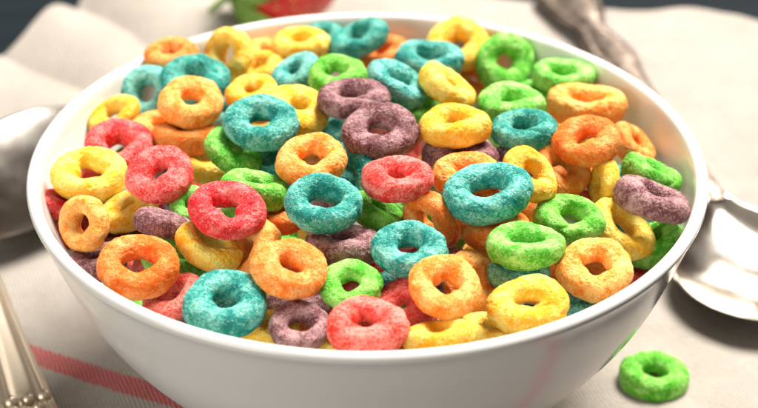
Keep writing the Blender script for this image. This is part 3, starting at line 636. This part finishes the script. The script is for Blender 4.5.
# beads across the handle end
rb = random.Random(3)
for cx_, cy_, rr_ in [(.0245, -.0070, .0016), (.0245, -.0036, .0014), (.0245, 0, .0017), (.0245, .0036, .0014), (.0245, .0070, .0016), (.021, -.0052, .0012), (.021, .0052, .0012), (.021, -.0018, .0012), (.021, .0018, .0012)]:
    th1 = np.linspace(0, np.pi, 12)[:, None]; ph1 = np.linspace(0, 2*np.pi, 16, endpoint=False)[None]
    P = np.stack([rr_*np.sin(th1)*np.cos(ph1)+cx_, rr_*np.sin(th1)*np.sin(ph1)+cy_, rr_*np.cos(th1)+0*ph1+.0052], -1)
    link('bead', grid_mesh('bead', P, SILVER, False, True), fk)
pa = spot(*(34, 500)); pb = spot(*(-46, 200))
orient(fk, pa, pb, .0022)
for c_ in fk.children: c_.data.materials[0] = FORKM
tag(fk, 'silver cutlery handle with raised edges and small beads, near the red stripe', 'fork')

# ------------------------------------------------------------------ strawberry
k = NT('strawberry_skin')
tc = k.n('ShaderNodeTexCoord'); n_ = k.noise(tc.outputs['Object'], 120, 2)
k.l(k.ramp(n_, .3, .8, (.50, .006, .008, 1), (.66, .030, .016, 1)), k.b.inputs['Base Color'])
k.b.inputs['Roughness'].default_value = .25; k.b.inputs['Subsurface Weight'].default_value = .2; k.b.inputs['Subsurface Scale'].default_value = .002
SKIN = k.m
k = NT('strawberry_leaf')
tc = k.n('ShaderNodeTexCoord'); n_ = k.noise(tc.outputs['Object'], 250, 3)
k.l(k.ramp(n_, .3, .8, (.07, .17, .012, 1), (.24, .36, .05, 1)), k.b.inputs['Base Color']); k.b.inputs['Roughness'].default_value = .6
LEAF = k.m
k = NT('strawberry_seed'); k.b.inputs['Base Color'].default_value = (.62, .42, .10, 1); k.b.inputs['Roughness'].default_value = .5; SEED = k.m
sb = bpy.data.objects.new('strawberry', None); C.objects.link(sb)
pr = catmull([(0, 0), (0.0095, .0002), (.0140, .0035), (.0160, .009), (.0152, .017), (.0118, .025), (.0065, .031), (.0018, .0333), (0, .0334)], 10)
th = np.linspace(0, 2*np.pi, 120, endpoint=False)[:, None]
sv = []
for zq in np.linspace(.003, .0315, 12):
    rq = np.interp(zq, pr[:, 1], pr[:, 0]); m_ = max(4, int(2*np.pi*rq/.0058))
    for q in range(m_): sv.append((rq, zq, 2*np.pi*(q+(.5 if len(sv) % 2 else 0))/m_))
Pn = np.stack([pr[None, :, 0]*np.cos(th), pr[None, :, 0]*np.sin(th), pr[None, :, 1]+0*th], -1)
dent = np.zeros(Pn.shape[:2])
for rq, zq, aq in sv:
    c_ = np.array([rq*math.cos(aq), rq*math.sin(aq), zq]); dent += np.exp(-(np.linalg.norm(Pn-c_, axis=-1)/.0010)**2)
nrm = Pn-np.array([0, 0, .014]); nrm /= np.linalg.norm(nrm, axis=-1, keepdims=True)
link('flesh', grid_mesh('flesh', Pn-nrm*dent[..., None]*.0006, SKIN, True, False), sb)
vs, fs = [], []
for rq, zq, aq in sv:
    c_ = Vector((rq*math.cos(aq), rq*math.sin(aq), zq)); nn = (c_-Vector((0, 0, .014))).normalized(); c_ -= nn*.0003
    t1 = nn.cross(Vector((0, 0, 1))).normalized(); t2 = t1.cross(nn); b0 = len(vs)
    vs += [c_+t1*.00045, c_+t2*.0009, c_-t1*.00045, c_-t2*.0007, c_+nn*.0005]
    fs += [(b0, b0+1, b0+4), (b0+1, b0+2, b0+4), (b0+2, b0+3, b0+4), (b0+3, b0, b0+4)]
tag(mesh_obj('seeds', vs, fs, SEED, sb), kind='stuff')
for q in range(9):
    aq = q*2*np.pi/9+.2*rb.random(); Ln = .013+.003*rb.random(); rows = []
    for s_ in np.linspace(0, 1, 10):
        wd = .0034*math.sin(math.pi*min(1, .12+s_*.88))**.8; rad = .001+.0165*math.sin(s_*1.45); hz = -.0012+(.0015+Ln*.85)*max(0, s_-.35)**1.4
        rows.append([(rad, -wd, hz+.0004), (rad, -wd*.5, hz-.0001), (rad, 0, hz-.0005), (rad, wd*.5, hz-.0001), (rad, wd, hz+.0004)])
    A_ = np.array(rows); R_ = np.array([[math.cos(aq), -math.sin(aq), 0], [math.sin(aq), math.cos(aq), 0], [0, 0, 1]])
    lf = link('leaf', grid_mesh('leaf', A_@R_.T, LEAF), sb); so = lf.modifiers.new('thickness', 'SOLIDIFY'); so.thickness = .0004
th1 = np.linspace(0, 1, 8)[:, None]; ph1 = np.linspace(0, 2*np.pi, 10, endpoint=False)[None]
link('stem', grid_mesh('stem', np.stack([.0011*np.cos(ph1)+.003*th1**2, .0011*np.sin(ph1)+0*th1, -.0005-.010*th1+0*ph1], -1), LEAF, False, True), sb)
pc = spot(241, 1, .016)
sb.location = (pc[0], pc[1], .0185); sb.rotation_euler = (0, math.radians(84), math.radians(24))
tag(sb, 'ripe red strawberry with green leaves lying behind the bowl', 'strawberry')

# ------------------------------------------------------------------ light
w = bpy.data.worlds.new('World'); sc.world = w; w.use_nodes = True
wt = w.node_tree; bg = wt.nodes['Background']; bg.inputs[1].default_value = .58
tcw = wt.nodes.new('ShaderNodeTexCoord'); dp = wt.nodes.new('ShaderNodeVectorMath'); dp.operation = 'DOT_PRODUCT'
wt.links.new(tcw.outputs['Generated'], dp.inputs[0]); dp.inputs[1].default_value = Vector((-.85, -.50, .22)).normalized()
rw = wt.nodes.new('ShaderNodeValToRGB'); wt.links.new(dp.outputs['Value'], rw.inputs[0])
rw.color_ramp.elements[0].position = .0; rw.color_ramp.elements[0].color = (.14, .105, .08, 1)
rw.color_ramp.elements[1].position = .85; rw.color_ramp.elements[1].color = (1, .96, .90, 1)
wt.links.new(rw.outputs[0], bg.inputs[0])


def area(name, loc, target, size, power, col):
    ld = bpy.data.lights.new(name, 'AREA'); ld.shape = 'RECTANGLE'; ld.size, ld.size_y = size; ld.energy = power; ld.color = col
    o = bpy.data.objects.new(name, ld); C.objects.link(o); o.location = loc
    o.rotation_euler = (Vector(target)-Vector(loc)).to_track_quat('-Z', 'Y').to_euler(); return o


for a_ in [('window_light', (.40, .50, 1.20), (0, 0, .04), (.75, .55), 58.0, (1.0, .97, .92)),
          ('front_fill', (-.95, -.95, .42), (0, 0, .03), (.90, .60), 12.0, (1.0, .96, .90)),  # unseen fill lamp, added to brighten the front of the bowl
          ('back_light', (.50, 1.15, .66), (.05, 0, .03), (.45, .40), 4.2, (1.0, .95, .88))]: area(*a_)

sc.view_settings.view_transform = 'Standard'; sc.view_settings.look = 'None'; sc.view_settings.gamma = 1; sc.view_settings.exposure = -0.10
sc.cycles.use_denoising = True
sc.cycles.max_bounces = 8; sc.cycles.diffuse_bounces = 2
sc.cycles.caustics_reflective = False; sc.cycles.caustics_refractive = False
